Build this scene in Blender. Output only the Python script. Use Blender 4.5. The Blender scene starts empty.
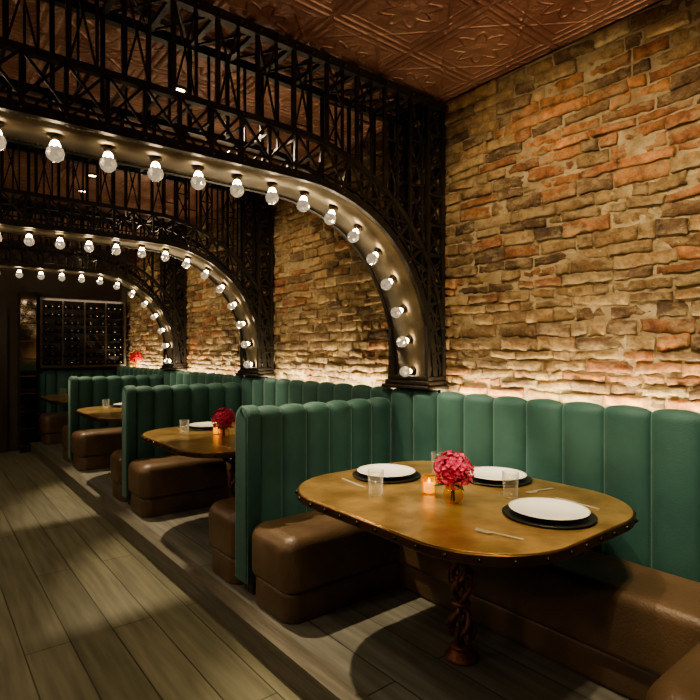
import bpy, math, random
from mathutils import Vector, Matrix, noise
random.seed(7)
PI=math.pi
C=bpy.context.scene.collection

# ------------------------------------------------------------------ helpers
class MB:
    def __init__(s): s.v=[];s.f=[];s.m=[];s.s=[]
    def add(s,vs,fs,mat=0,smooth=False):
        o=len(s.v); s.v+= [tuple(v) for v in vs]
        for f in fs:
            s.f.append(tuple(i+o for i in f)); s.m.append(mat); s.s.append(smooth)
    def box(s,x0,x1,y0,y1,z0,z1,mat=0):
        vs=[(x,y,z) for z in(z0,z1) for y in(y0,y1) for x in(x0,x1)]
        s.add(vs,[(0,2,3,1),(4,5,7,6),(0,1,5,4),(2,6,7,3),(0,4,6,2),(1,3,7,5)],mat)
    def bar(s,p,q,w,h,up=(0,1,0),mat=0):
        p=Vector(p);q=Vector(q);d=(q-p)
        if d.length<1e-5:return
        d.normalize();u=Vector(up)
        if abs(d.dot(u))>.98:u=Vector((1,0,0))
        a=d.cross(u).normalized();b=a.cross(d).normalized()
        vs=[]
        for e in(p,q):
            for i,j in((-1,-1),(1,-1),(1,1),(-1,1)): vs.append(e+a*i*w/2+b*j*h/2)
        s.add(vs,[(0,1,2,3),(7,6,5,4),(0,4,5,1),(1,5,6,2),(2,6,7,3),(3,7,4,0)],mat)
    def lathe(s,prof,n=24,c=(0,0,0),mat=0,axis=None,smooth=True):
        vs=[];fs=[]
        R=Matrix.Identity(3)
        if axis is not None: R=Vector((0,0,1)).rotation_difference(Vector(axis)).to_matrix()
        for r,z in prof:
            for i in range(n):
                a=2*PI*i/n
                vs.append(R@Vector((r*math.cos(a),r*math.sin(a),z))+Vector(c))
        for k in range(len(prof)-1):
            for i in range(n):
                j=(i+1)%n
                fs.append((k*n+i,k*n+j,(k+1)*n+j,(k+1)*n+i))
        s.add(vs,fs,mat,smooth)
    def tube(s,pts,rad,n=8,mat=0):
        pts=[Vector(p) for p in pts];vs=[];fs=[]
        for k,p in enumerate(pts):
            d=(pts[min(k+1,len(pts)-1)]-pts[max(k-1,0)]).normalized()
            u=Vector((0,0,1)) if abs(d.z)<.9 else Vector((1,0,0))
            a=d.cross(u).normalized();b=a.cross(d)
            r=rad[k] if isinstance(rad,(list,tuple)) else rad
            for i in range(n):
                t=2*PI*i/n; vs.append(p+a*r*math.cos(t)+b*r*math.sin(t))
        for k in range(len(pts)-1):
            for i in range(n):
                j=(i+1)%n; fs.append((k*n+i,k*n+j,(k+1)*n+j,(k+1)*n+i))
        fs.append(tuple(range(n-1,-1,-1)));fs.append(tuple(range((len(pts)-1)*n,len(pts)*n)))
        s.add(vs,fs,mat,True)
    def dot(s,c,r,mat=0):
        vs=[Vector(c)+Vector(d)*r for d in((1,0,0),(-1,0,0),(0,1,0),(0,-1,0),(0,0,1),(0,0,-1))]
        s.add(vs,[(0,2,4),(2,1,4),(1,3,4),(3,0,4),(2,0,5),(1,2,5),(3,1,5),(0,3,5)],mat,True)
    def rslab(s,x0,x1,y0,y1,z0,z1,rc,re,mat=0,nc=8,ne=5,reb=None):
        """rounded-corner slab with rolled top and bottom edges"""
        if reb is None: reb=re
        rings=[]
        def ring(ins,z):
            r=max(rc-ins,.002);o=[]
            for cx,cy,a0 in((x1-ins-r,y1-ins-r,0),(x0+ins+r,y1-ins-r,PI/2),(x0+ins+r,y0+ins+r,PI),(x1-ins-r,y0+ins+r,1.5*PI)):
                for i in range(nc+1):
                    a=a0+PI/2*i/nc; o.append((cx+r*math.cos(a),cy+r*math.sin(a),z))
            return o
        for i in range(ne+1):
            a=PI/2*i/ne; rings.append(ring(reb*(1-math.sin(a)),z0+reb*(1-math.cos(a))))
        for i in range(ne+1):
            a=PI/2*i/ne; rings.append(ring(re*(1-math.cos(a)),z1-re*(1-math.sin(a))))
        n=len(rings[0]);vs=[v for r in rings for v in r];fs=[]
        for k in range(len(rings)-1):
            for i in range(n):
                j=(i+1)%n; fs.append((k*n+i,k*n+j,(k+1)*n+j,(k+1)*n+i))
        s.add(vs,fs,mat,True)
        s.add(rings[0],[tuple(range(n-1,-1,-1))],mat);s.add(rings[-1],[tuple(range(n))],mat)
    def mesh(s,name,mats):
        me=bpy.data.meshes.new(name);me.from_pydata(s.v,[],s.f)
        for m in mats: me.materials.append(m)
        me.polygons.foreach_set('material_index',s.m);me.polygons.foreach_set('use_smooth',s.s);me.update()
        return me
    def obj(s,name,mats,parent=None,loc=(0,0,0)):
        o=bpy.data.objects.new(name,s.mesh(name,mats));C.objects.link(o);o.location=loc
        if parent: o.parent=parent
        return o
def inst(name,me,loc,rz=0,parent=None):
    o=bpy.data.objects.new(name,me);C.objects.link(o);o.location=loc;o.rotation_euler=(0,0,rz)
    if parent:o.parent=parent
    return o
def empty(name,loc=(0,0,0)):
    e=bpy.data.objects.new(name,None);C.objects.link(e);e.location=loc;e.empty_display_size=.1;return e

# ------------------------------------------------------------------ materials
def mat(name,col=(.5,.5,.5),rough=.5,metal=0,**k):
    m=bpy.data.materials.new(name);m.use_nodes=True
    b=m.node_tree.nodes['Principled BSDF']
    b.inputs['Base Color'].default_value=(*col,1);b.inputs['Roughness'].default_value=rough;b.inputs['Metallic'].default_value=metal
    for kk,v in k.items(): b.inputs[kk.replace('_',' ')].default_value=v
    return m
def emis(m,c): m.node_tree.nodes['Principled BSDF'].inputs['Emission Color'].default_value=(*c,1)
def N(m,t,**k):
    n=m.node_tree.nodes.new(t)
    for a,v in k.items():
        if a.startswith('i_'): n.inputs[a[2:].replace('_',' ')].default_value=v
        else: setattr(n,a,v)
    return n
def L(m,a,b): m.node_tree.links.new(a,b)
def noisy(name,c1,c2,scale=5,rough=.5,metal=0,bump=.1,bscale=60,stretch=(1,1,1),detail=5,dist=.02,**k):
    m=mat(name,c1,rough,metal,**k);b=m.node_tree.nodes['Principled BSDF']
    tc=N(m,'ShaderNodeTexCoord');mp=N(m,'ShaderNodeMapping');mp.inputs['Scale'].default_value=stretch
    L(m,tc.outputs['Object'],mp.inputs['Vector'])
    n=N(m,'ShaderNodeTexNoise',i_Scale=scale,i_Detail=detail);L(m,mp.outputs[0],n.inputs['Vector'])
    r=N(m,'ShaderNodeValToRGB');r.color_ramp.elements[0].position=.35;r.color_ramp.elements[1].position=.65
    r.color_ramp.elements[0].color=(*c1,1);r.color_ramp.elements[1].color=(*c2,1)
    L(m,n.outputs['Fac'],r.inputs[0]);L(m,r.outputs[0],b.inputs['Base Color'])
    if bump:
        n2=N(m,'ShaderNodeTexNoise',i_Scale=bscale,i_Detail=4);L(m,mp.outputs[0],n2.inputs['Vector'])
        bp=N(m,'ShaderNodeBump',i_Strength=bump,i_Distance=dist);L(m,n2.outputs['Fac'],bp.inputs['Height']);L(m,bp.outputs[0],b.inputs['Normal'])
    return m
def thin_glass(name,tint,body,milk=.35):
    """thin-walled glass: clear body, brighter rims"""
    m=bpy.data.materials.new(name);m.use_nodes=True;nt=m.node_tree;nt.nodes.clear()
    o=N(m,'ShaderNodeOutputMaterial');mx=N(m,'ShaderNodeMixShader');t=N(m,'ShaderNodeBsdfTransparent');g=N(m,'ShaderNodeBsdfGlossy')
    d=N(m,'ShaderNodeBsdfTranslucent');d.inputs[0].default_value=(*body,1);mg=N(m,'ShaderNodeMixShader');mg.inputs[0].default_value=milk
    t.inputs[0].default_value=(*tint,1);g.inputs['Roughness'].default_value=.06
    lw=N(m,'ShaderNodeLayerWeight',i_Blend=.5);pw=N(m,'ShaderNodeMath',operation='POWER');pw.inputs[1].default_value=3
    ad=N(m,'ShaderNodeMath',operation='MULTIPLY_ADD');ad.inputs[1].default_value=.55;ad.inputs[2].default_value=.06
    L(m,lw.outputs['Facing'],pw.inputs[0]);L(m,pw.outputs[0],ad.inputs[0]);L(m,ad.outputs[0],mx.inputs[0])
    L(m,g.outputs[0],mg.inputs[1]);L(m,d.outputs[0],mg.inputs[2]);L(m,t.outputs[0],mx.inputs[1]);L(m,mg.outputs[0],mx.inputs[2]);L(m,mx.outputs[0],o.inputs[0])
    return m

velvet=noisy('green_velvet',(.021,.076,.066),(.036,.108,.095),3,.68,0,.15,120,Sheen_Weight=.7,Sheen_Roughness=.3)
velvet.node_tree.nodes['Principled BSDF'].inputs['Sheen Tint'].default_value=(.6,.85,.78,1)
leather=noisy('brown_leather',(.085,.052,.028),(.13,.080,.044),4,.42,0,.25,90,dist=.01)
iron=noisy('blackened_iron',(.020,.016,.012),(.034,.027,.020),9,.40,.6,.1,60)
bronze=noisy('bronze_soffit',(.22,.18,.12),(.12,.095,.06),6,.42,.75,.08,40)
brass=noisy('aged_brass_top',(.56,.38,.16),(.30,.19,.07),5,.28,.65,.08,30,detail=9)
edge=noisy('brass_edge',(.16,.09,.035),(.10,.055,.02),8,.4,.9,.05)
rivet=mat('rivet_dark',(.05,.035,.02),.35,.9)
cast=noisy('cast_iron_red',(.24,.09,.045),(.12,.045,.025),20,.4,.5,.3,70)
porc=mat('white_porcelain',(.82,.82,.78),.18)
slate=mat('black_charger',(.012,.012,.012),.35)
steel=mat('cutlery_steel',(.80,.76,.66),.35,.7)
glass=thin_glass('clear_glass',(.97,.98,.96),(.9,.9,.85),.5)
amber=thin_glass('amber_glass',(.98,.80,.45),(.95,.65,.25),.8)
flame=mat('candle_flame',(1,.6,.2),.5,Emission_Strength=14);emis(flame,(1,.6,.22))
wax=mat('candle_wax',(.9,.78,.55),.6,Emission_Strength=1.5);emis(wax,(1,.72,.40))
pink=noisy('pink_petals',(.85,.12,.24),(.50,.015,.09),45,.6,0,0,Subsurface_Weight=.1)
pinkd=mat('pink_core',(.28,.008,.04),.7)
red=noisy('red_petals',(.6,.03,.02),(.4,.01,.01),30,.6,0,0)
leaf=mat('leaf_green',(.05,.12,.03),.5)
chrome=mat('silver_globe',(.88,.85,.78),.10,1,Emission_Strength=.35);emis(chrome,(1,.82,.58))
hot=mat('bulb_glow',(1,.8,.5),.5,Emission_Strength=42);emis(hot,(1,.78,.50))
spotm=mat('downlight_glow',(1,.8,.5),.5,Emission_Strength=12);emis(spotm,(1,.8,.5))
shadem=mat('fill_sconce_shade',(1,.85,.6),.5,Emission_Strength=5);emis(shadem,(1,.76,.46))  # glowing shade of the added fill sconces
darkwall=noisy('dark_plaster',(.035,.024,.015),(.055,.038,.024),3,.6,0,.1,20)
darkwood=noisy('dark_walnut',(.022,.014,.008),(.04,.024,.014),6,.4,0,.1,30,(1,1,.15))
plinthm=noisy('dark_stone',(.06,.045,.03),(.09,.07,.05),6,.6)

# brick
brick=mat('old_brick',(.4,.2,.1),.9);b=brick.node_tree.nodes['Principled BSDF']
at=N(brick,'ShaderNodeAttribute',attribute_name='bcol');tc=N(brick,'ShaderNodeTexCoord')
n1=N(brick,'ShaderNodeTexNoise',i_Scale=15,i_Detail=9,i_Roughness=.75);L(brick,tc.outputs['Object'],n1.inputs['Vector'])
r1=N(brick,'ShaderNodeValToRGB');r1.color_ramp.elements[0].position=.36;r1.color_ramp.elements[1].position=.64
r1.color_ramp.elements[0].color=(.36,.33,.29,1);r1.color_ramp.elements[1].color=(1.2,1.17,1.1,1)
L(brick,n1.outputs['Fac'],r1.inputs[0])
mx=N(brick,'ShaderNodeMix',data_type='RGBA',blend_type='MULTIPLY');mx.inputs[0].default_value=1
L(brick,at.outputs['Color'],mx.inputs[6]);L(brick,r1.outputs[0],mx.inputs[7])
mp3=N(brick,'ShaderNodeMapping');mp3.inputs['Scale'].default_value=(1,1,2.2);L(brick,tc.outputs['Object'],mp3.inputs['Vector'])
n3=N(brick,'ShaderNodeTexNoise',i_Scale=5,i_Detail=10,i_Roughness=.8);L(brick,mp3.outputs[0],n3.inputs['Vector'])
r3=N(brick,'ShaderNodeValToRGB');r3.color_ramp.elements[0].position=.49;r3.color_ramp.elements[1].position=.58
L(brick,n3.outputs['Fac'],r3.inputs[0])
mx2=N(brick,'ShaderNodeMix',data_type='RGBA');mx2.inputs[7].default_value=(.32,.235,.125,1)
ml=N(brick,'ShaderNodeMath',operation='MULTIPLY');ml.inputs[1].default_value=.6
L(brick,r3.outputs[0],ml.inputs[0]);L(brick,ml.outputs[0],mx2.inputs[0]);L(brick,mx.outputs[2],mx2.inputs[6]);L(brick,mx2.outputs[2],b.inputs['Base Color'])
n2=N(brick,'ShaderNodeTexNoise',i_Scale=32,i_Detail=8,i_Roughness=.72);L(brick,tc.outputs['Object'],n2.inputs['Vector'])
bp=N(brick,'ShaderNodeBump',i_Strength=.95,i_Distance=.018);L(brick,n2.outputs['Fac'],bp.inputs['Height']);L(brick,bp.outputs[0],b.inputs['Normal'])
mortar=noisy('lime_mortar',(.22,.16,.085),(.36,.28,.165),9,.95,0,.9,45,dist=.02)

# ceiling pressed tin
tin=mat('pressed_copper_tin',(.2,.08,.04),.42,.5);b=tin.node_tree.nodes['Principled BSDF']
tc=N(tin,'ShaderNodeTexCoord')
def M(op,a,bb=None,c=None):
    n=N(tin,'ShaderNodeMath',operation=op)
    for i,x in enumerate((a,bb,c)):
        if x is None: continue
        if isinstance(x,(int,float)): n.inputs[i].default_value=x
        else: L(tin,x,n.inputs[i])
    return n.outputs[0]
sp=N(tin,'ShaderNodeSeparateXYZ');L(tin,tc.outputs['Object'],sp.inputs[0])
T=.62
fx=M('SUBTRACT',M('FRACT',M('DIVIDE',sp.outputs[0],T)),.5);fy=M('SUBTRACT',M('FRACT',M('DIVIDE',sp.outputs[1],T)),.5)
ax=M('ABSOLUTE',fx);ay=M('ABSOLUTE',fy);mxx=M('MAXIMUM',ax,ay);rr=M('SQRT',M('ADD',M('MULTIPLY',fx,fx),M('MULTIPLY',fy,fy)))
frame=M('MULTIPLY',M('SMOOTH_MAX',M('SUBTRACT',1,M('MULTIPLY',M('ABSOLUTE',M('SUBTRACT',mxx,.46)),40)),0,.1),1.2)
frame2=M('MAXIMUM',M('SUBTRACT',1,M('MULTIPLY',M('ABSOLUTE',M('SUBTRACT',mxx,.38)),60)),0)
ang=M('ARCTAN2',fy,fx)
pet=M('MULTIPLY',M('COSINE',M('MULTIPLY',ang,8)),.05)
ring=M('MAXIMUM',M('SUBTRACT',1,M('MULTIPLY',M('ABSOLUTE',M('SUBTRACT',rr,M('ADD',.22,pet))),28)),0)
ring2=M('MAXIMUM',M('SUBTRACT',1,M('MULTIPLY',M('ABSOLUTE',M('SUBTRACT',M('ADD',ax,ay),.52)),30)),0)
boss=M('MAXIMUM',M('SUBTRACT',1,M('MULTIPLY',rr,11)),0)
hh=M('ADD',M('ADD',frame,M('MULTIPLY',frame2,.6)),M('ADD',M('ADD',ring,M('MULTIPLY',ring2,.7)),boss))
nz=N(tin,'ShaderNodeTexNoise',i_Scale=25,i_Detail=4);L(tin,tc.outputs['Object'],nz.inputs['Vector'])
hh=M('ADD',hh,M('MULTIPLY',nz.outputs['Fac'],1.2))
bp=N(tin,'ShaderNodeBump',i_Strength=.7,i_Distance=.012);L(tin,hh,bp.inputs['Height']);L(tin,bp.outputs[0],b.inputs['Normal'])
nn=N(tin,'ShaderNodeTexNoise',i_Scale=2.2,i_Detail=6);L(tin,tc.outputs['Object'],nn.inputs['Vector'])
rp=N(tin,'ShaderNodeValToRGB');rp.color_ramp.elements[0].position=.35;rp.color_ramp.elements[1].position=.68
rp.color_ramp.elements[0].color=(.13,.052,.034,1);rp.color_ramp.elements[1].color=(.23,.115,.072,1)
L(tin,nn.outputs['Fac'],rp.inputs[0]);L(tin,rp.outputs[0],b.inputs['Base Color'])

def planks(name,c1,c2,w,l,rough,alongY=True,gap=.004):
    m=mat(name,c1,rough);b=m.node_tree.nodes['Principled BSDF']
    tc=N(m,'ShaderNodeTexCoord');mp=N(m,'ShaderNodeMapping')
    if alongY: mp.inputs['Rotation'].default_value=(0,0,PI/2)
    L(m,tc.outputs['Object'],mp.inputs['Vector'])
    br=N(m,'ShaderNodeTexBrick',i_Scale=1);br.inputs['Brick Width'].default_value=l;br.inputs['Row Height'].default_value=w
    br.inputs['Mortar Size'].default_value=gap;br.inputs['Color1'].default_value=(*c1,1);br.inputs['Color2'].default_value=(*c2,1)
    br.inputs['Mortar'].default_value=(c1[0]*.3,c1[1]*.3,c1[2]*.3,1);L(m,mp.outputs[0],br.inputs['Vector'])
    mp2=N(m,'ShaderNodeMapping');mp2.inputs['Scale'].default_value=(1,14,1);L(m,mp.outputs[0],mp2.inputs['Vector'])
    n=N(m,'ShaderNodeTexNoise',i_Scale=1.6,i_Detail=7);L(m,mp2.outputs[0],n.inputs['Vector'])
    r=N(m,'ShaderNodeValToRGB');r.color_ramp.elements[0].position=.3;r.color_ramp.elements[1].position=.7
    r.color_ramp.elements[0].color=(.6,.6,.58,1);r.color_ramp.elements[1].color=(1.1,1.1,1.1,1);L(m,n.outputs['Fac'],r.inputs[0])
    x=N(m,'ShaderNodeMix',data_type='RGBA',blend_type='MULTIPLY');x.inputs[0].default_value=1
    L(m,br.outputs['Color'],x.inputs[6]);L(m,r.outputs[0],x.inputs[7]);L(m,x.outputs[2],b.inputs['Base Color'])
    bp=N(m,'ShaderNodeBump',i_Strength=.3,i_Distance=.004,invert=True);L(m,br.outputs['Fac'],bp.inputs['Height']);L(m,bp.outputs[0],b.inputs['Normal'])
    return m
woodfloor=planks('olive_oak_planks',(.15,.145,.095),(.20,.19,.130),.24,2.4,.42)
stone=planks('grey_platform_planks',(.16,.155,.13),(.21,.20,.17),.30,1.9,.5)
risem=noisy('weathered_riser',(.09,.080,.062),(.14,.125,.095),5,.5,0,.1,30,(8,.6,8))

# ------------------------------------------------------------------ room shell
WX=3.2; CZ=3.52; FZ=-.16; Y0=-2.2; Y1=11.0; XL=-1.5; PX=1.55
def simple(name,x0,x1,y0,y1,z0,z1,m):
    q=MB();q.box(x0,x1,y0,y1,z0,z1);return q.obj(name,[m])
simple('floor',XL,PX-.03,Y0,Y1,FZ-.1,FZ,woodfloor)
simple('floor_platform',PX,WX+.15,Y0,Y1,FZ-.1,0,stone)
q=MB();q.box(PX-.03,PX,Y0,Y1,FZ-.1,-.035);q.box(PX-.045,PX+.07,Y0,Y1,-.035,.006);q.obj('trim_1',[risem])
simple('ceiling',XL-.15,WX+.15,Y0-.15,Y1+.15,CZ,CZ+.1,tin)
simple('wall_left',XL-.15,XL,Y0,Y1,FZ-.1,CZ,darkwall)
simple('wall_back',XL-.15,WX+.15,Y0-.15,Y0,FZ-.1,CZ,darkwall)
simple('wall_front',XL-.15,WX+.15,Y1,Y1+.15,FZ-.1,CZ,darkwall)
simple('baseboard_left',XL,XL+.02,Y0,Y1,FZ,FZ+.14,darkwood)
q=MB();q.box(WX,WX+.15,Y0,Y1,-.2,CZ,1)
ncol=[(.6,.5,.4,1)]*len(q.v)
pal=[(.33,.215,.105),(.27,.165,.078),(.37,.165,.070),(.40,.29,.155),(.16,.095,.048),(.27,.115,.052),(.35,.235,.115),(.43,.205,.090)]
z=.9
while z<CZ-.02:
    h=random.choice((.062,.074,.082,.088,.096))+random.uniform(-.004,.004)
    if z+h>CZ: h=CZ-z
    y=Y0-random.random()*.2
    while y<Y1:
        l=random.choice((.11,.18,.23,.26,.28,.31))*random.uniform(.85,1.12)
        ya=max(y,Y0);yb=min(y+l,Y1)
        if yb-ya>.04:
            yc=(ya+yb)/2;zc=z+h/2
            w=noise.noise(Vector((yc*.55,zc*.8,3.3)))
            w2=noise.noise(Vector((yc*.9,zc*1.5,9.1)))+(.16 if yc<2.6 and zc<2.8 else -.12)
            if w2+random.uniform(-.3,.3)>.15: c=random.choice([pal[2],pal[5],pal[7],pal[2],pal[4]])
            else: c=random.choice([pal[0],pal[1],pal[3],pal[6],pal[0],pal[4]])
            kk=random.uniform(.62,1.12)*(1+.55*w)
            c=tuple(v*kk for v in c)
            pr=random.uniform(.001,.030);g=random.uniform(.003,.011)
            nx=max(5,int((yb-ya)/.024));nzz=4;vs=[];tilt=random.uniform(-.009,.009);sk=random.uniform(-.011,.011)
            for k in range(nzz+1):
                for i in range(nx+1):
                    fu=i/nx;fv=k/nzz
                    yy=ya+g+(yb-ya-2*g)*fu;zz=z+g+(h-2*g)*fv+sk*(fu-.5)*2
                    ed=(i in(0,nx))or(k in(0,nzz))
                    P=Vector((0,yy*24,zz*24))
                    d=pr+tilt*(fu-.5)*2+noise.noise(P)*.010+noise.noise(P*2.7)*.006-(.004 if ed else 0)
                    yy+=noise.noise(P+Vector((5,0,0)))*.011;zz+=noise.noise(P+Vector((9,0,0)))*.011
                    vs.append((WX-d,yy,zz))
            fs=[]
            for k in range(nzz):
                for i in range(nx):
                    a=k*(nx+1)+i; fs.append((a,a+nx+1,a+nx+2,a+1))
            bd=[i for i in range(nx+1)]+[k*(nx+1)+nx for k in range(1,nzz+1)]+[nzz*(nx+1)+i for i in range(nx-1,-1,-1)]+[k*(nx+1) for k in range(nzz-1,0,-1)]
            n0=len(vs)
            for bi in bd:
                vv=vs[bi];vs.append((WX+.010,vv[1]+(.003 if vv[1]>yc else -.003),vv[2]+(.002 if vv[2]>zc else -.002)))
            for t in range(len(bd)):
                u=(t+1)%len(bd);fs.append((bd[t],bd[u],n0+u,n0+t))
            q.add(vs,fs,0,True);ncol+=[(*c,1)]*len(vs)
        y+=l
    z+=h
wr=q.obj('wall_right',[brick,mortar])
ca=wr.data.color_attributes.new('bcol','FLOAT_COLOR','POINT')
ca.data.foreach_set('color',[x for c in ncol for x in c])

# ------------------------------------------------------------------ arches
ctrl=[(-1.45,2.66),(0,2.66),(.9,2.66),(1.5,2.66),(1.81,2.657),(2.04,2.642),(2.29,2.575),(2.52,2.455),(2.71,2.288),(2.85,2.092),(2.95,1.87),(3.003,1.65),(3.028,1.50),(3.034,1.38)]
def cr(p0,p1,p2,p3,t):
    return tuple(.5*((2*b)+(-a+c)*t+(2*a-5*b+4*c-d)*t*t+(-a+3*b-3*c+d)*t**3) for a,b,c,d in zip(p0,p1,p2,p3))
den=[]
for i in range(len(ctrl)-1):
    p=[ctrl[max(i-1,0)],ctrl[i],ctrl[i+1],ctrl[min(i+2,len(ctrl)-1)]]
    for k in range(24): den.append(cr(*p,k/24))
den.append(ctrl[-1])
S=[0]
for i in range(1,len(den)): S.append(S[-1]+math.dist(den[i],den[i-1]))
def at_s(s):
    s=max(0,min(s,S[-1]))
    lo,hi=0,len(S)-1
    while hi-lo>1:
        mid=(lo+hi)//2
        if S[mid]<=s: lo=mid
        else: hi=mid
    t=(s-S[lo])/(S[hi]-S[lo]+1e-9)
    p=Vector((den[lo][0]*(1-t)+den[hi][0]*t,den[lo][1]*(1-t)+den[hi][1]*t))
    a=den[max(lo-2,0)];b_=den[min(hi+2,len(den)-1)]
    d=Vector((b_[0]-a[0],b_[1]-a[1])).normalized()
    return p,Vector((-d.y,d.x))
def sx(x):
    for i,p in enumerate(den):
        if p[0]>=x: return S[i]
sflat=sx(1.9)
def thick(s):
    if s<sflat: return .285
    t=(s-sflat)/(S[-1]-sflat);return .285-.165*t
def ext(s):
    p,n=at_s(s);e=p+n*thick(s);return Vector((min(e.x,3.15),e.y))
extp=[ext(S[-1]*i/500) for i in range(501)]
def ez(x):
    for i in range(1,501):
        if extp[i].x>=x:
            return extp[i].y
    return 1.45
HW=.20;TOP=3.46
def build_arch_mesh():
    q=MB();sf=MB();bl=MB()
    ns=72
    for side in(-HW,HW):
        sgn=-1 if side<0 else 1
        def P(v): return (v[0],side,v[1])
        for i in range(ns):
            s0=S[-1]*i/ns;s1=S[-1]*(i+1)/ns
            a,na=at_s(s0);b_,nb=at_s(s1)
            q.bar(P(a+na*.02),P(b_+nb*.02),.05,.035)
            q.bar(P(ext(s0)),P(ext(s1)),.035,.04)
            q.bar(P(a+na*.075),P(b_+nb*.075),.012,.02)
        nl=int(S[-1]/.18)
        for i in range(nl):
            s0=S[-1]*i/nl;s1=S[-1]*(i+1)/nl
            a,na=at_s(s0);b_,nb=at_s(s1)
            q.bar(P(a),P(ext(s0)),.02,.02);q.bar(P(a+na*.075),P(ext(s1)),.013,.013);q.bar(P(b_+nb*.075),P(ext(s0)),.013,.013)
            q.dot((a.x+na.x*.02,side+.02*sgn,a.y+na.y*.02),.012)
            e=ext(s0);q.dot((e.x,side+.022*sgn,e.y),.011)
        q.bar((-1.45,side,TOP),(3.16,side,TOP),.055,.05)
        k=0;x=-1.45
        while x<2.97:
            z0=ez(x);st=.024 if k%2==0 else .012
            q.bar((x,side,z0),(x,side,TOP),st,.02)
            q.dot((x,side+.03*sgn,TOP),.013)
            if k%2==0:
                xx=min(x+.125,2.985)
                lo=max(ez(x),ez(xx));n=max(1,round((TOP-lo)/.36));hh_=(TOP-lo)/n
                for j in range(n):
                    if side<0:
                        q.bar((x,side,lo+j*hh_),(xx,side,lo+(j+1)*hh_),.010,.010);q.bar((xx,side,lo+j*hh_),(x,side,lo+(j+1)*hh_),.010,.010)
                    if j:q.bar((x,side,lo+j*hh_),(xx,side,lo+j*hh_),.010,.010)
            x+=.125;k+=1
        for xt in(2.985,3.145): q.bar((xt,side,1.38),(xt,side,TOP),.032,.032)
        n=9
        for j in range(n):
            za=1.40+(TOP-1.40)*j/n;zb=1.40+(TOP-1.40)*(j+1)/n
            q.bar((2.985,side,za),(3.145,side,zb),.014,.014);q.bar((3.145,side,za),(2.985,side,zb),.014,.014)
            q.bar((2.985,side,zb),(3.145,side,zb),.016,.016)
            for xt in(2.985,3.145): q.dot((xt,side+.02*sgn,zb),.012)
    n=9
    for xt in(2.985,3.145):
        for j in range(n):
            za=1.40+(TOP-1.40)*j/n;zb=1.40+(TOP-1.40)*(j+1)/n
            if xt>3 or zb>2.0:
                q.bar((xt,-HW,za),(xt,HW,zb),.013,.013,(1,0,0));q.bar((xt,HW,za),(xt,-HW,zb),.013,.013,(1,0,0));q.bar((xt,-HW,zb),(xt,HW,zb),.014,.014,(1,0,0))
    x=-1.45
    while x<3.1:
        q.bar((x,-HW,TOP),(x,HW,TOP),.03,.03,(0,0,1))
        if x<2.9:
            q.bar((x,-HW,TOP),(x+.25,HW,TOP),.012,.012,(0,0,1));q.bar((x,HW,TOP),(x+.25,-HW,TOP),.012,.012,(0,0,1))
        x+=.25
    nl=30
    for i in range(nl+1):
        s0=S[-1]*i/nl;e=ext(s0);q.bar((e.x,-HW,e.y),(e.x,HW,e.y),.016,.016,(0,0,1))
    ns=110;vs=[];fs=[]
    for i in range(ns+1):
        a,na=at_s(S[-1]*i/ns)
        for off in(.004,.016):
            for yy in(-HW+.015,HW-.015): 
                v=a+na*off;vs.append((v.x,yy,v.y))
    for i in range(ns):
        o=i*4;fs+=[(o,o+1,o+5,o+4),(o+2,o+6,o+7,o+3),(o,o+4,o+6,o+2),(o+1,o+3,o+7,o+5)]
    sf.add(vs,fs,0,True)
    for i in range(ns*2):
        a,na=at_s(S[-1]*i/ns/2)
        for yy in(-HW+.035,HW-.035): sf.dot((a.x,yy,a.y),.006)
    s=sx(1.515)
    step=.247
    while s-step>.1: s-=step
    import bmesh as _b
    bm=_b.new();_b.ops.create_icosphere(bm,subdivisions=2,radius=1);bm.verts.ensure_lookup_table()
    iv=[v.co.copy() for v in bm.verts];ifc=[tuple(v.index for v in f.verts) for f in bm.faces];bm.free()
    while s<S[-1]-.03:
        a,na=at_s(s);ax_=Vector((-na.x,0,-na.y));c=Vector((a.x,0,a.y))
        bl.lathe([(0,0),(.034,0),(.034,.008),(.022,.016),(.018,.026),(0,.026)],14,c,0,ax_)
        bl.lathe([(.014,.024),(.019,.032),(.024,.044),(.027,.055),(.0,.057)],12,c,1,ax_)
        cc=c+ax_*.087
        bl.add([cc+v*.044 for v in iv],ifc,2,False)
        s+=step
    return q,sf,bl
qa,sfa,bla=build_arch_mesh()
me_a=qa.mesh('truss',[iron]);me_s=sfa.mesh('soffit',[bronze]);me_b=bla.mesh('bulbs',[rivet,hot,chrome])
q=MB()
q.rslab(2.93,3.165,-.26,.26,1.300,1.33,.01,.008);q.rslab(2.95,3.165,-.24,.24,1.33,1.365,.01,.008);q.rslab(2.965,3.165,-.225,.225,1.365,1.40,.01,.006)
for yy in(-.235,-.08,.08,.235): q.dot((2.928,yy,1.315),.01)
me_p=q.mesh('pedestal',[iron])
q=MB();q.box(3.085,3.165,-.24,.24,0,1.30);me_pl=q.mesh('plinth',[plinthm])
ARCH=[3.0,5.57,8.14]
for y in ARCH:
    e=empty('iron_truss_arch',(0,y,0))
    for n_,m_ in(('truss',me_a),('soffit',me_s),('bulbs',me_b),('pedestal',me_p),('plinth',me_pl)): inst(n_,m_,(0,0,0),0,e)

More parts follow.
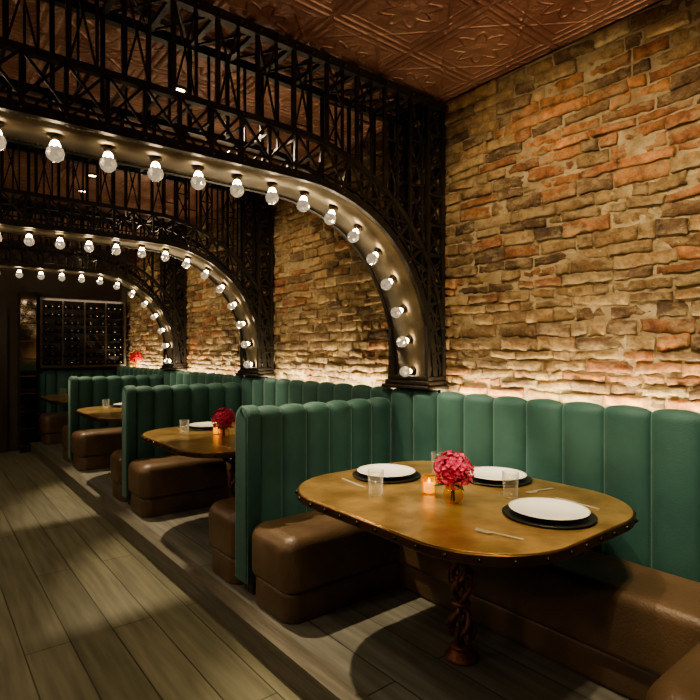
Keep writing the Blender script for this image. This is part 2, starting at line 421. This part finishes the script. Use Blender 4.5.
# ------------------------------------------------------------------ banquettes
def back_mesh(x0,x1,y0,y1,z0,z1,w,along='x'):
    """channel tufted back: profile runs across thickness, wraps over the top"""
    q=MB();B=.055
    th=(y1-y0)/2;r=min(th,.08)
    prof=[]
    for k in range(9): prof.append((-th,z0+(z1-r-z0)*k/8,(-1,0)))
    for k in range(1,8):
        a=PI/2*k/8; prof.append((-th+r-r*math.cos(a),z1-r+r*math.sin(a),(-math.cos(a),math.sin(a)*.6)))
    for k in range(0,3): prof.append((-th+r+(2*th-2*r)*k/2,z1,(0,.6)))
    for k in range(1,8):
        a=PI/2*k/8; prof.append((th-r+r*math.sin(a),z1-r+r*math.cos(a),(math.sin(a),math.cos(a)*.6)))
    for k in range(9): prof.append((th,z1-r-(z1-r-z0)*k/8,(1,0)))
    L_=x1-x0;nw=max(1,round(L_/w));w=L_/nw;per=16;n=nw*per
    yc=(y0+y1)/2;vs=[];fs=[]
    for i in range(n+1):
        f=(i%per)/per; f=.5-.5*math.cos(PI*f); t=w*(i//per+f)
        c=math.sqrt(max(0,1-(2*f-1)**2))
        for o,zz,nn in prof:
            d=B*(c-1)
            vs.append((x0+t,yc+o+nn[0]*d,zz+nn[1]*d) if along=='x' else (yc+o+nn[0]*d,x0+t,zz+nn[1]*d))
    m=len(prof)
    for i in range(n):
        for k in range(m-1):
            a=i*m+k; fs.append((a,a+m,a+m+1,a+1) if along=='x' else (a,a+1,a+m+1,a+m))
    fs.append(tuple(range(m)) if along=='x' else tuple(range(m-1,-1,-1)))
    fs.append(tuple(n*m+k for k in range(m-1,-1,-1)) if along=='x' else tuple(n*m+k for k in range(m)))
    q.add(vs,fs,0,True)
    return q
def rings_path(o,yc,ins,z0):
    return [(yy+(ins if yy<yc else -ins),zz-(ins if zz>z0+.1 else 0)) for yy,zz in o]
def end_panel(x0,x1,y0,y1,z0,z1):
    """upholstered end panel with rounded shoulders"""
    q=MB();r=.08;o=[]
    o.append((y0,z0))
    for k in range(9):
        a=PI/2*k/8;o.append((y0+r-r*math.cos(a),z1-r+r*math.sin(a)))
    for k in range(9):
        a=PI/2*k/8;o.append((y1-r+r*math.sin(a),z1-r+r*math.cos(a)))
    o.append((y1,z0));n=len(o);yc=(y0+y1)/2
    rings=[]
    for xx,ins in((x0,.03),(x0+.008,.012),(x0+.022,.003),(x0+.032,0),(x1,0)):
        rings.append([(xx,yy+(ins if yy<yc else -ins),zz-(ins if zz>z0+.1 else 0)) for yy,zz in o])
    vs=[v for R in rings for v in R];fs=[]
    for k in range(4):
        for i in range(n):
            j=(i+1)%n;fs.append((k*n+i,k*n+j,(k+1)*n+j,(k+1)*n+i))
    q.add(vs,fs,0,True);q.add(rings[0],[tuple(range(n-1,-1,-1))]);q.add(rings[-1],[tuple(range(n))])
    q.tube([(x0+.012,a,b_) for a,b_ in rings_path(o,yc,.012,z0)],.006,6)
    return q
BX=1.68; SF=2.95; BH=1.225
BK=[.30,3.21,5.78,8.35,10.88]
def seat(x0,x1,y0,y1,parent,name):
    q=MB()
    q.rslab(x0,x1,y0,y1,.17,.50,.11,.09,0,reb=.05)
    q.rslab(x0+.02,x1-.01,y0+.02,y1-.02,.0,.18,.10,.03,0,reb=.015)
    return q.obj(name,[leather],parent)
t=.09;EP=.09
for bi in range(4):
    ya,yb=BK[bi],BK[bi+1]
    e=empty('booth_banquette')
    back_mesh(BX+.06,SF,yb-t,yb+t,EP,BH,.20).obj('back_rest',[velvet],e)
    end_panel(BX-.03,BX+.065,yb-t-.006,yb+t+.006,EP,BH+.008).obj('back_end_panel',[velvet],e)
    q=MB();q.box(BX+.03,SF,yb-t+.03,yb+t-.03,0,EP);q.obj('toe_kick',[darkwood],e)
    if bi==0:
        back_mesh(BX+.26,SF,ya-t,ya+t,EP,BH,.19).obj('back_rest_near',[velvet],e)
        end_panel(BX+.20,BX+.265,ya-t-.006,ya+t+.006,EP,BH+.008).obj('back_end_panel_near',[velvet],e)
        q=MB();q.box(BX+.26,SF,ya-t+.03,ya+t-.03,0,EP);q.obj('toe_kick_near',[darkwood],e)
    back_mesh(ya+(-2.3 if bi==0 else 0),yb,SF,3.08,.0,1.30,.25,'y').obj('wall_back_rest',[velvet],e)
    sa=ya+t+(.42 if bi==0 else .47);sb=yb-t-.50
    seat(BX+(.17 if bi==0 else -.04),SF,ya+t,sa,e,'seat_1');seat(BX-.04,SF,sb,yb-t,e,'seat_2')
    q=MB();q.rslab(2.50,SF,sa-.02,sb+.02,.17,.495,.03,.06,0,reb=.04);q.rslab(2.53,SF,sa-.02,sb+.02,.0,.18,.02,.03,0);q.obj('seat_wall',[leather],e)

# ------------------------------------------------------------------ tables
TH=.84
q=MB();q.rslab(-.66,.645,-.79,.79,-.045,0,.42,.008,1,nc=16)
q.rslab(-.652,.637,-.782,.782,-.006,.003,.415,.003,0,nc=16)
def outline(x,y,r,step):
    pts=[]
    segs=[((x,-y+r),(x,y-r)),((x-r,y),(-x+r,y)),((-x,y-r),(-x,-y+r)),((-x+r,-y),(x-r,-y))]
    cs=[((x-r,y-r),0),((-x+r,y-r),PI/2),((-x+r,-y+r),PI),((x-r,-y+r),1.5*PI)]
    for (a,b_),(c,a0) in zip(segs,cs):
        n=max(1,round(math.dist(a,b_)/step))
        for i in range(n): pts.append((a[0]+(b_[0]-a[0])*i/n,a[1]+(b_[1]-a[1])*i/n))
        n=max(1,round(r*PI/2/step))
        for i in range(n):
            t=a0+PI/2*i/n;pts.append((c[0]+r*math.cos(t),c[1]+r*math.sin(t)))
    return pts
for x,y in outline(.6545,.792,.422,.13): q.dot((x-.0075,y,-.022),.013,2)
me_top=q.mesh('table_top',[brass,edge,rivet])
q=MB()
q.lathe([(0,.0),(.085,0),(.088,.010),(.075,.025),(.05,.04),(.04,.06),(.0,.06)],20,mat=0)
for ph in(0,PI*2/3,PI*4/3):
    pts=[];
    for i in range(36):
        t_=i/35;z=.05+.47*t_;r=.022+.034*math.sin(PI*t_*2)**2;a=ph+t_*PI*2.2
        pts.append((r*math.cos(a),r*math.sin(a),z))
    q.tube(pts,.016,8,0)
for z,r in((.06,.05),(.285,.045),(.52,.05)): q.lathe([(r-.02,z-.014),(r,z-.01),(r+.006,z),(r,z+.01),(r-.02,z+.014)],16)
# side scrolls
for a in(0,PI/2,PI,1.5*PI):
    d=Vector((math.cos(a),math.sin(a),0))
    for zc,sg in((.16,1),(.41,-1)):
        pts=[]
        for i in range(16):
            t_=i/15;an=-PI/2+t_*PI*1.6;rr_=.038*(1-.45*t_)
            pts.append(d*(.045+rr_*math.cos(an)*.8)+Vector((0,0,zc+sg*rr_*math.sin(an)*1.6)))
        q.tube(pts,.008,6,0)
q.lathe([(.03,.51),(.045,.53),(.03,.56),(.028,.64),(.04,.67),(.05,.70),(.07,.74),(.07,.79),(0,.79)],16,mat=1)
for a in range(4):
    d=Vector((math.cos(a*PI/2+PI/4),math.sin(a*PI/2+PI/4),0))
    q.tube([Vector((0,0,.60))+d*.03,Vector((0,0,.66))+d*.12,Vector((0,0,.73))+d*.28,Vector((0,0,.785))+d*.45],[.018,.016,.014,.014],8,1)
q.box(-.4,.4,-.03,.03,.775,.797,1);q.box(-.03,.03,-.55,.55,.775,.797,1)
me_leg=q.mesh('table_leg',[cast,iron])
q=MB();q.lathe([(0,0),(.10,0),(.105,.006),(.16,.014),(.175,.020),(.176,.023),(.165,.021),(.11,.013),(.10,.010),(0,.010)],40);me_plate=q.mesh('dinner_plate',[porc])
q=MB();q.lathe([(0,0),(.18,0),(.202,.006),(.205,.010),(.198,.012),(.18,.008),(0,.008)],40);me_ch=q.mesh('charger_plate',[slate])
q=MB();q.lathe([(0,0),(.033,0),(.036,.004),(.042,.135),(.0405,.135),(.034,.012),(0,.012)],24);me_gl=q.mesh('water_glass',[glass])
def fork():
    q=MB()
    q.add([(-.007,-.10,.002),(.007,-.10,.002),(.0035,.02,.006),(-.0035,.02,.006),(-.007,-.10,.005),(.007,-.10,.005),(.0035,.02,.009),(-.0035,.02,.009)],[(3,2,1,0),(4,5,6,7),(0,1,5,4),(1,2,6,5),(2,3,7,6),(3,0,4,7)])
    q.add([(-.004,.02,.006),(.004,.02,.006),(.013,.045,.003),(-.013,.045,.003),(-.004,.02,.009),(.004,.02,.009),(.013,.045,.006),(-.013,.045,.006)],[(3,2,1,0),(4,5,6,7),(0,1,5,4),(1,2,6,5),(2,3,7,6),(3,0,4,7)])
    for i in range(4):
        x=-.0115+i*.0077;q.bar((x,.044,.0045),(x*.95,.10,.008),.0045,.003,(0,0,1))
    return q.mesh('dinner_fork',[steel])
def knife():
    q=MB();o=[(-.006,-.12),(.006,-.12),(.005,0),(.011,.01),(.012,.07),(.006,.105),(-.004,.115),(-.005,0)]
    n=len(o);q.add([(x,y,.001) for x,y in o]+[(x,y,.005) for x,y in o],[tuple(range(n-1,-1,-1)),tuple(range(n,2*n))]+[(i,(i+1)%n,n+(i+1)%n,n+i) for i in range(n)])
    return q.mesh('dinner_knife',[steel])
me_f=fork();me_k=knife()
def bouquet(R,petm,core,seed):
    rnd=random.Random(seed);q=MB()
    q.lathe([(0,0),(.035,0),(.048,.02),(.050,.045),(.038,.075),(.034,.085),(.040,.092),(.036,.092),(.030,.083),(.034,.070),(0,.068)],20,mat=0)
    for i in range(150):
        zc=1-1.75*(i+.5)/150;a=i*2.39996;rr_=math.sqrt(max(0,1-zc*zc))
        n=Vector((rr_*math.cos(a),rr_*math.sin(a),zc));rad=R*rnd.uniform(.78,1.14)
        c=Vector((0,0,.085+R*.85))+n*rad
        n=(n+Vector((rnd.uniform(-.4,.4),rnd.uniform(-.4,.4),rnd.uniform(-.4,.4)))).normalized()
        u=n.cross(Vector((0,0,1)) if abs(n.z)<.9 else Vector((1,0,0))).normalized();v=n.cross(u)
        ph=rnd.random()*6;sz=R*.20
        for k in range(4):
            t_=ph+k*PI/2;d=u*math.cos(t_)+v*math.sin(t_);e_=n.cross(d)
            q.add([c,c+d*sz*.5+e_*sz*.42+n*sz*.25,c+d*sz+n*sz*rnd.uniform(.1,.6),c+d*sz*.5-e_*sz*.42+n*sz*.25],[(0,1,2,3)],1,False)
    q.lathe([(0,-R*.76),(R*.55,-R*.52),(R*.78,0),(R*.55,R*.55),(0,R*.78)],14,(0,0,.085+R*.85),3)
    for a in(.5,2.4,4.4):
        d=Vector((math.cos(a),math.sin(a),0));e_=Vector((-d.y,d.x,0));b0=Vector((0,0,.09))
        q.add([b0,b0+d*.05+e_*.022+Vector((0,0,.01)),b0+d*.10-Vector((0,0,.01)),b0+d*.05-e_*.022+Vector((0,0,.01))],[(0,1,2,3)],2)
    for a in(0,2,4): q.tube([(.01*math.cos(a),.01*math.sin(a),.008),(0.004*math.cos(a),.004*math.sin(a),.09)],.004,6,2)
    return q.mesh('flower_vase',[amber,petm,leaf,core])
me_fl=bouquet(.088,pink,pinkd,3);me_fr=bouquet(.10,red,red,5)
q=MB();
q.lathe([(0,0),(.033,0),(.036,.01),(.036,.095),(.032,.098),(.032,.012),(0,.012)],16,mat=0)
for k in range(5): q.lathe([(.036,.015+k*.017),(.039,.022+k*.017),(.036,.029+k*.017)],16,mat=0)
q.lathe([(0,.012),(.029,.012),(.029,.06),(0,.062)],14,mat=1);q.lathe([(0,.062),(.006,.068),(.006,.075),(0,.09)],8,mat=2)
me_v=q.mesh('votive_candle',[amber,wax,flame])
CT=2.21
TY=[1.885,4.455,7.025,9.57]
for i,ty in enumerate(TY):
    e=empty('booth_table',(CT,ty,0))
    inst('table_top',me_top,(0,0,TH),0,e);inst('table_leg',me_leg,(0,-.05,.0),.4,e)
    dy=ty-1.885;z=TH+.004
    for (x,y,k) in [(2.20,2.40,0),(2.645,1.94,1),(2.25,1.36,2)]:
        inst('charger_plate',me_ch,(x,y+dy,z));inst('dinner_plate',me_plate,(x,y+dy,z+.0125))
    inst('dinner_fork',me_f,(1.85,1.34+dy,z),.3);inst('dinner_knife',me_k,(2.53,1.38+dy,z),-.1)
    inst('dinner_fork',me_f,(2.60,1.62+dy,z),1.45);inst('dinner_knife',me_k,(2.66,2.22+dy,z),1.6)
    inst('dinner_knife',me_k,(1.93,2.38+dy,z),PI-.1)
    inst('water_glass',me_gl,(1.85,2.10+dy,z));inst('water_glass',me_gl,(2.36,1.64+dy,z));inst('water_glass',me_gl,(2.46,2.22+dy,z))
    inst('flower_vase',me_fl,(2.07,1.77+dy,z),i*1.3);inst('votive_candle',me_v,(2.09,1.95+dy,z))
inst('flower_vase',me_fr,(3.0,9.8,1.302))

# ------------------------------------------------------------------ end wall
e=empty('wine_cabinet')
q=MB();x0,x1,z0,z1,yb,yf=1.66,3.10,1.28,2.52,10.995,10.72
q.box(x0,x1,yb-.02,yb,z0,z1);q.box(x0,x0+.04,yf,yb-.02,z0,z1);q.box(x1-.04,x1,yf,yb-.02,z0,z1);q.box(x0+.04,x1-.04,yf,yb-.02,z1-.05,z1);q.box(x0+.04,x1-.04,yf,yb-.02,z0,z0+.05)
for k in range(1,8):
    zz=z0+.05+k*(z1-z0-.1)/8;q.box(x0+.04,x1-.04,yf+.06,yb-.02,zz-.003,zz+.003)
for k in range(1,4):
    xx=x0+(x1-x0)*k/4;q.box(xx-.012,xx+.012,yf,yf+.03,z0+.05,z1-.05)
q.obj('frame',[darkwood],e)
foil=noisy('bottle_foil',(.8,.7,.5),(.2,.03,.03),9,.2,.8,0);bg=mat('bottle_glass',(.01,.02,.012),.1)
q=MB()
for r in range(8):
    zz=z0+.05+r*(z1-z0-.1)/8+.003
    for c in range(13):
        if random.random()<.12: continue
        xx=x0+.09+c*.105
        q.lathe([(0,-.11),(.036,-.11),(.038,-.10),(.038,.03),(.014,.075)],10,(xx,yb-.14,zz+.039),1,(0,-1,0))
        q.lathe([(.014,.075),(.014,.115),(.016,.118),(0,.12)],8,(xx,yb-.14,zz+.039),0,(0,-1,0))
q.obj('wine_bottles',[foil,bg],e)
q=MB();q.box(1.36,1.60,10.70,10.995,FZ,2.6,0)
for k in range(9): q.box(1.355,1.605,10.69,10.70,FZ+.1+k*.3,FZ+.12+k*.3,1)
q.obj('mirrored_column',[mat('smoked_mirror',(.12,.1,.08),.08,1),edge])
q=MB();q.box(.25,1.2,10.93,10.995,FZ,2.3);q.box(.32,.70,10.915,10.93,FZ+.15,2.2);q.box(.75,1.13,10.915,10.93,FZ+.15,2.2);q.obj('door_1',[darkwood])

# ------------------------------------------------------------------ lights
def spot(loc,tgt,en,size,blend=.6,rad=.04,col=(1,.81,.53)):
    l=bpy.data.lights.new('spot','SPOT');l.energy=en;l.spot_size=math.radians(size);l.spot_blend=blend;l.shadow_soft_size=rad;l.color=col
    o=bpy.data.objects.new('spot_light',l);C.objects.link(o);o.location=loc
    o.rotation_euler=(Vector(tgt)-Vector(loc)).to_track_quat('-Z','Y').to_euler()
q=MB();q.lathe([(0,-.002),(.045,-.002)],20,mat=1);q.lathe([(.045,-.002),(.05,-.012),(.065,-.012),(.068,0),(0,0)],20,mat=0);me_dl=q.mesh('ceiling_downlight',[iron,spotm])
for y,ty,en,sz in((.35,.4,190,95),(1.75,1.9,200,100),(4.5,5.1,150,68),(7.1,7.6,130,75),(9.6,9.8,120,85)):
    inst('ceiling_downlight',me_dl,(1.55,y,CZ-.001))
    spot((1.55,y,CZ-.03),(WX,ty,1.85),en,sz,.9)
for y in (3.9,6.4,9.0):
    inst('ceiling_downlight',me_dl,(1.50,y,CZ-.001))
    spot((1.50,y,CZ-.03),(2.2,y-1.9,.8),540,52,.6,.03)
spot((1.50,.55,CZ-.03),(2.3,1.7,.8),260,60,.8)
for y in(1.2,4.0,6.9,9.6):
    inst('ceiling_downlight',me_dl,(.3,y,CZ-.001))
    spot((.3,y,CZ-.03),(.5,y,0),65,120,1,.12)
q=MB();q.lathe([(0,0),(.06,0),(.06,.015),(.0,.02)],20,(0,0,0),0,(1,0,0))
q.tube([(0.01,0,0),(.10,0,0),(.14,0,.03)],.009,8,0);q.lathe([(.0,.02),(.05,.03),(.05,.032),(.0,.034)],16,(.14,0,0),0)
q.lathe([(.045,.035),(.085,.06),(.10,.10),(.085,.15),(.045,.175),(.0,.18)],20,(.14,0,0),1);me_sc=q.mesh('added_fill_sconce',[iron,shadem])
for y in(.5,2.9,5.4,8.0):  # sconces added on the unseen left wall as fill for booths and floor
    inst('added_fill_sconce',me_sc,(XL,y,2.15))
    l=bpy.data.lights.new('sconce_fill','POINT');l.energy=46;l.shadow_soft_size=.14;l.color=(1,.82,.58)
    o=bpy.data.objects.new('sconce_fill_light',l);C.objects.link(o);o.location=(XL+.40,y,2.25)
led=[(-2.1,2.74),(3.26,5.31),(5.83,7.88),(8.40,10.7)]
for a,b_ in led:
    l=bpy.data.lights.new('led','AREA');l.shape='RECTANGLE';l.size=.03;l.size_y=b_-a;l.energy=15*(b_-a);l.color=(1,.84,.56)
    o=bpy.data.objects.new('led_strip_light',l);C.objects.link(o);o.location=(3.115,(a+b_)/2,1.235);o.rotation_euler=(PI,math.radians(-8),0)
l=bpy.data.lights.new('cab_fill','AREA');l.shape='RECTANGLE';l.size=1.3;l.size_y=.05;l.energy=2.0;l.color=(1,.85,.6)  # area light added in front of the cabinet so the bottles glint
o=bpy.data.objects.new('cabinet_fill_light',l);C.objects.link(o);o.location=(2.38,10.66,2.5);o.rotation_euler=(math.radians(25),0,0)
w=bpy.data.worlds.new('world');bpy.context.scene.world=w;w.use_nodes=True
w.node_tree.nodes['Background'].inputs[0].default_value=(1,.75,.5,1);w.node_tree.nodes['Background'].inputs[1].default_value=.05
try: bpy.context.scene.view_settings.look='AgX - Medium High Contrast'
except Exception as ex: print('look',ex)

cam=bpy.data.cameras.new('camera');co=bpy.data.objects.new('camera',cam);C.objects.link(co)
co.location=(0,0,1.6);co.rotation_euler=(PI/2,0,-math.atan(432/540));cam.sensor_width=36;cam.lens=36*540/700;cam.clip_start=.05
bpy.context.scene.camera=co
